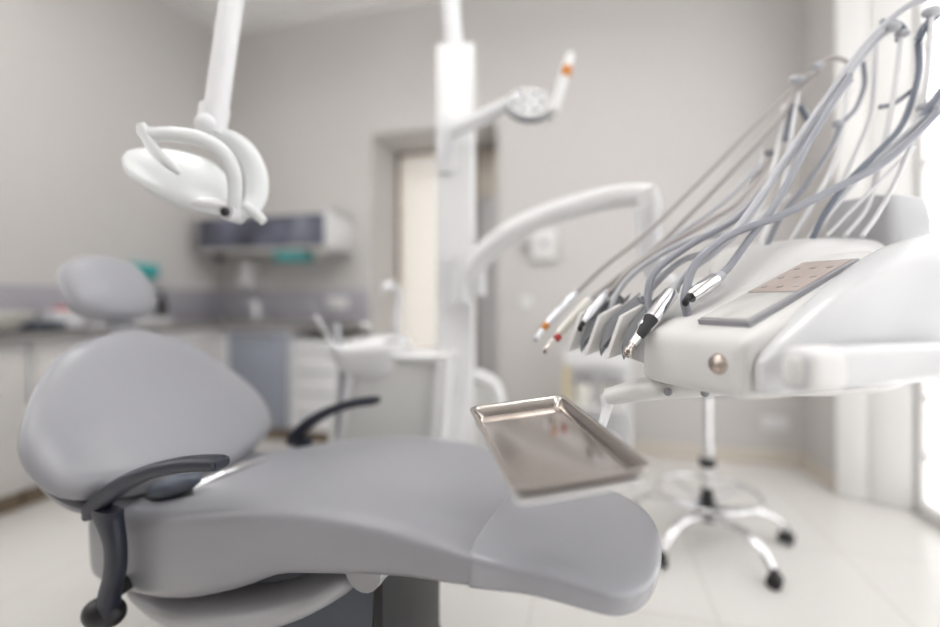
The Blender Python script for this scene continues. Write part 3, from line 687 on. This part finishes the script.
bm = nbm(); cyl(bm, P(543, 329, 1.175), P(547, 324, 1.18), .0095); obj('orange_ring', bm, 'orange', h1)
h2 = handpiece('cream handpiece with a red-ringed tip, second in the instrument row', (549, 345, 1.13), (589, 300, 1.2), 'box', .0115,
    [(615, 280, 1.22), (655, 248, 1.25), (700, 204, 1.29), (750, 152, 1.32), (785, 112, 1.33), (800, 88, 1.33), (818, 72, 1.31)], .0068, 'hosew', cap='steel')
bm = nbm(); cyl(bm, P(556, 339, 1.13), P(559, 336, 1.135), .0088); obj('red_ring', bm, 'red', h2)
h3 = handpiece('short bright steel handpiece in the third slot of the instrument row', (583, 323, 1.06), (604, 296, 1.12), 'steel2', .0135,
    [(614, 288, 1.13), (640, 262, 1.15), (690, 232, 1.2), (735, 205, 1.24), (760, 175, 1.3), (771, 156, 1.33)], .0072, 'hosew', cap='jet')
h4 = handpiece('black and chrome handpiece in the fourth slot of the instrument row', (632, 345, .9), (672, 292, .97), 'chrome', .0155,
    [(688, 272, .99), (720, 247, 1.0), (748, 214, 1.03), (790, 152, 1.1), (830, 93, 1.14), (868, 42, 1.15), (905, 8, 1.14), (945, -8, 1.12)], .0078, 'hose2', cap='steel')
bm = nbm(); tube(bm, [P(639, 337, .905), P(645, 328, .915), P(651, 319, .927)], [.008, .0115, .0145], n=16, sub=1); obj('black_collar', bm, 'jet', h4)
h5 = handpiece('stubby chrome handpiece nearest the key panel', (690, 297, .93), (716, 279, .96), 'chrome', .0155,
    [(730, 266, .98), (745, 245, 1.0), (775, 205, 1.03), (805, 150, 1.08), (835, 100, 1.12), (850, 75, 1.14)], .0075, 'hose', cap='jet', q1=.8, q2=1)
# further hoses that run from the rest up the whip arms (parts of the unit)
hose([(655, 325, .98), (648, 300, 1.0), (655, 272, 1.02), (690, 245, 1.05), (740, 215, 1.08), (790, 158, 1.13), (835, 98, 1.16), (850, 80, 1.17)], .008, 'hose', t)
hose([(688, 318, .93), (685, 296, .94), (697, 262, .97), (730, 235, 1.0), (780, 216, 1.02), (832, 190, 1.05), (880, 165, 1.07), (918, 132, 1.08), (945, 104, 1.08)], .0085, 'hose', t)
hose([(610, 318, 1.08), (616, 295, 1.1), (640, 268, 1.12), (690, 240, 1.14), (740, 232, 1.15), (800, 206, 1.14), (850, 180, 1.12), (900, 140, 1.1), (945, 96, 1.1)], .007, 'hose2', t)
hose([(595, 308, 1.14), (625, 280, 1.18), (670, 240, 1.22), (720, 205, 1.26), (760, 165, 1.3)], .006, 'hose2', t)
hose([(640, 300, 1.02), (680, 262, 1.05), (730, 240, 1.08), (780, 170, 1.15), (822, 110, 1.18), (872, 45, 1.19), (893, 27, 1.17)], .0075, 'hose2', t)

# ------------------------------------------------------------------ steel tray
TZ = .825
cn = [P(472, 405, 0), None]
def tz(px, py): d = (EYE-TZ)*K/(py-300); return P(px, py, d)
c0, c1, c2, c3 = tz(472, 406), tz(563, 401), tz(645, 463), tz(514, 491)
cen = (c0+c1+c2+c3)/4
ax = ((c1+c2)-(c0+c3)); ax.z = 0; ax.normalize(); ay = Vector((-ax.y, ax.x, 0))
w = (((c1-c0).length+(c2-c3).length)/2)/2; l = (((c0-c3).length+(c1-c2).length)/2)/2
ay2 = ((c0-c3).normalized()+(c1-c2).normalized()); ay2.z = 0; ay2.normalize()
ang_ = math.atan2(ay2.y, ay2.x)-math.pi/2
TF = Matrix.Translation((.1249, .8042, .8236)) @ Matrix.Rotation(math.radians(9.05), 4, 'Z') @ Matrix.Rotation(math.radians(4.43), 4, 'X') @ Matrix.Rotation(math.radians(-5.76), 4, 'Y')
w, l = .101, .180
t = thing('instrument_tray', 'rectangular stainless steel tray hovering above the chair foot end', 'tray', TF @ Matrix.Translation((0, 0, -.02)))
def rr(wx, ly, r, z, n=6):
    out = []
    for cx, cy, a0 in [(wx-r, ly-r, 0), (-wx+r, ly-r, 90), (-wx+r, -ly+r, 180), (wx-r, -ly+r, 270)]:
        for k in range(n+1):
            a = math.radians(a0+90*k/n); out.append(TF @ Vector((cx+r*math.cos(a), cy+r*math.sin(a), z)))
    return out
bm = nbm()
loft(bm, [rr(w-.016, l-.016, .012, -.018), rr(w-.005, l-.005, .016, -.003), rr(w, l, .018, 0), rr(w, l, .018, .003), rr(w-.004, l-.004, .016, .003), rr(w-.010, l-.010, .014, -.002), rr(w-.018, l-.018, .010, -.016), ])
obj('tray_pan', bm, 'steel', t, ang=50)
bm = nbm(); loft(bm, [rr(w-.012, l-.012, .012, -.027), rr(w-.008, l-.008, .012, -.025), rr(w-.008, l-.008, .012, -.0195), rr(w-.014, l-.014, .012, -.0185)])
obj('tray_holder', bm, 'white', t, ang=50)

# ------------------------------------------------------------------ wheeled stool
SF = Matrix.Translation((1.03, 2.04, 0))
t = thing('wheeled_stool', 'chrome five-star wheeled stool with a foot ring, beneath the delivery unit', 'stool', SF)
def s3(r, a, z): a = math.radians(a); return SF @ Vector((r*math.cos(a), r*math.sin(a), z))
bm = nbm(); lathe(bm, SF, [(0, .10), (.04, .10), (.045, .13), (.04, .17), (.026, .19), (.024, .24), (0, .24)]); obj('hub', bm, 'jet', t)
bm = nbm(); lathe(bm, SF, [(0, .2), (.024, .2), (.024, .42), (0, .42)]); obj('gas_column', bm, 'chrome', t)
bm = nbm(); lathe(bm, SF, [(0, .33), (.034, .33), (.034, .365), (0, .365)]); obj('lock_collar', bm, 'jet', t)
bm = nbm(); lathe(bm, SF, [(0, .36), (.017, .36), (.017, .66), (0, .66)]); obj('piston', bm, 'chrome', t)
bm = nbm(); lathe(bm, SF, [(0, .655), (.13, .655), (.165, .67), (.18, .70), (.175, .735), (.14, .75), (0, .752)], 40); obj('seat', bm, 'leather', t, ang=60)
bm = nbm(); tube(bm, [s3(.205, a, .215) for a in range(0, 360, 20)], .0085, n=10, sub=2, closed=True); fr_ = obj('foot_ring', bm, 'chrome', t)
for a in (20, 110, 200, 290):
    bm = nbm(); tube(bm, [s3(.03, a, .17), s3(.12, a, .19), s3(.205, a, .215)], .0075, n=8); obj('ring_spoke', bm, 'steel2', fr_)
for a in (134, 214, 284, 358, 66):
    bm = nbm(); tube(bm, [s3(.03, a, .125), s3(.12, a, .135), s3(.21, a, .135), s3(.285, a, .105), s3(.325, a, .062)], [.017, .018, .018, .016, .014], n=14, flat=1.35, up=Vector((0, 0, 1))); lg = obj('leg', bm, 'chrome', t)
    bm = nbm(); p0 = s3(.335, a, 0); tn = Vector((-math.sin(math.radians(a+35)), math.cos(math.radians(a+35)), 0))
    for s_ in (-1, 1): cyl(bm, p0+tn*s_*.008+Vector((0, 0, .026)), p0+tn*s_*.024+Vector((0, 0, .026)), .026, n=20)
    cyl(bm, p0+Vector((0, 0, .03)), p0+Vector((0, 0, .07)), .012); ball(bm, p0+Vector((0, 0, .036)), .022); obj('caster', bm, 'jet', lg)

# ------------------------------------------------------------------ small trolley by the back wall
tx, ty = XD(597, 3.0), 3.0
TR = rm(tx, ty, 0)
t = thing('trolley', 'small white trolley with open shelves standing by the back wall', 'trolley', TR)
bm = nbm(); box(bm, TR, -.19, .19, -.16, .16, .70, .72, .006); box(bm, TR, -.19, .19, -.17, -.155, .66, .77, .006); obj('top_shelf', bm, 'white', t)
for z in (.40, .12):
    bm = nbm(); box(bm, TR, -.18, .18, -.15, .15, z, z+.018, .005); obj('shelf', bm, 'white', t)
for sx in (-1, 1):
    for sy in (-1, 1):
        bm = nbm(); box(bm, TR, sx*.18-.012, sx*.18+.012, sy*.145-.012, sy*.145+.012, .055, .71, .004); lg = obj('leg', bm, 'yellow' if (sx < 0) else 'white', t)
        bm = nbm(); cyl(bm, TR @ Vector((sx*.18-.012, sy*.145, .028)), TR @ Vector((sx*.18+.012, sy*.145, .028)), .028); obj('caster', bm, 'jet', lg)
bm = nbm(); box(bm, TR, -.165, .165, .13, .14, .14, .69); obj('back_panel', bm, 'white2', t)
for sx, lab in ((-1, 'clear tub with a dark lid on the trolley shelf, left one'), (1, 'clear tub with a dark lid on the trolley shelf, right one')):
    f = TR @ Matrix.Translation((sx*.085, -.06, .419)); j = thing('tub', lab, 'tub', f, 'lidded tubs on the trolley shelf')
    bm = nbm(); lathe(bm, f, [(0, 0), (.05, 0), (.06, .02), (.062, .13), (0, .13)]); obj('tub_body', bm, 'box', j)
    bm = nbm(); lathe(bm, f, [(0, .13), (.05, .13), (.048, .155), (0, .16)]); obj('lid', bm, 'dshell', j)
f = TR @ Matrix.Translation((-.02, -.05, .72)); j = thing('spray_bottle', 'small blue bottle with a dark cap on the trolley top', 'bottle', f)
bm = nbm(); lathe(bm, f, [(0, 0), (.035, 0), (.036, .06), (.02, .075), (0, .078)]); obj('bottle_body', bm, 'blue', j)
bm = nbm(); lathe(bm, f, [(0, .075), (.02, .075), (.02, .11), (0, .112)]); obj('cap', bm, 'jet', j)
f = TR @ Matrix.Translation((.0, -.04, .138)); bm = nbm(); box(bm, f, -.12, .12, -.09, .09, 0, .12, .02, 3)
single('storage_box', bm, 'white2', 'white storage box on the lowest trolley shelf', 'box', f)

# ------------------------------------------------------------------ camera, world
ROT = Matrix.Rotation(A, 4, 'Z')
bpy.context.view_layer.update()
for o in list(C.objects):
    if o.parent is not None: continue
    if o.get('kind') == 'structure' and o is not fl:
        for q_ in [o]+list(o.children_recursive): q_.data.transform(ROT)
    else: o.matrix_world = ROT @ o.matrix_world
cam = bpy.data.cameras.new('camera'); co = bpy.data.objects.new('camera', cam); C.objects.link(co)
co.location = (0, 0, EYE); co.rotation_euler = (math.pi/2, 0, A)
cam.sensor_width = 36; cam.lens = 36*K/940; cam.shift_y = -(313.5-300)/940
cam.clip_start = .02
cam.dof.use_dof = True; cam.dof.focus_distance = .92
cam.dof.aperture_fstop = (cam.lens/1000)/.037
bpy.context.scene.camera = co
w = bpy.data.worlds.new('world'); bpy.context.scene.world = w; w.use_nodes = True
w.node_tree.nodes['Background'].inputs[0].default_value = (.9, .95, 1, 1); w.node_tree.nodes['Background'].inputs[1].default_value = 1
vs = bpy.context.scene.view_settings
vs.view_transform = 'Standard'; vs.look = 'None'; vs.gamma = 1; vs.use_curve_mapping = False
vs.exposure = -0.22
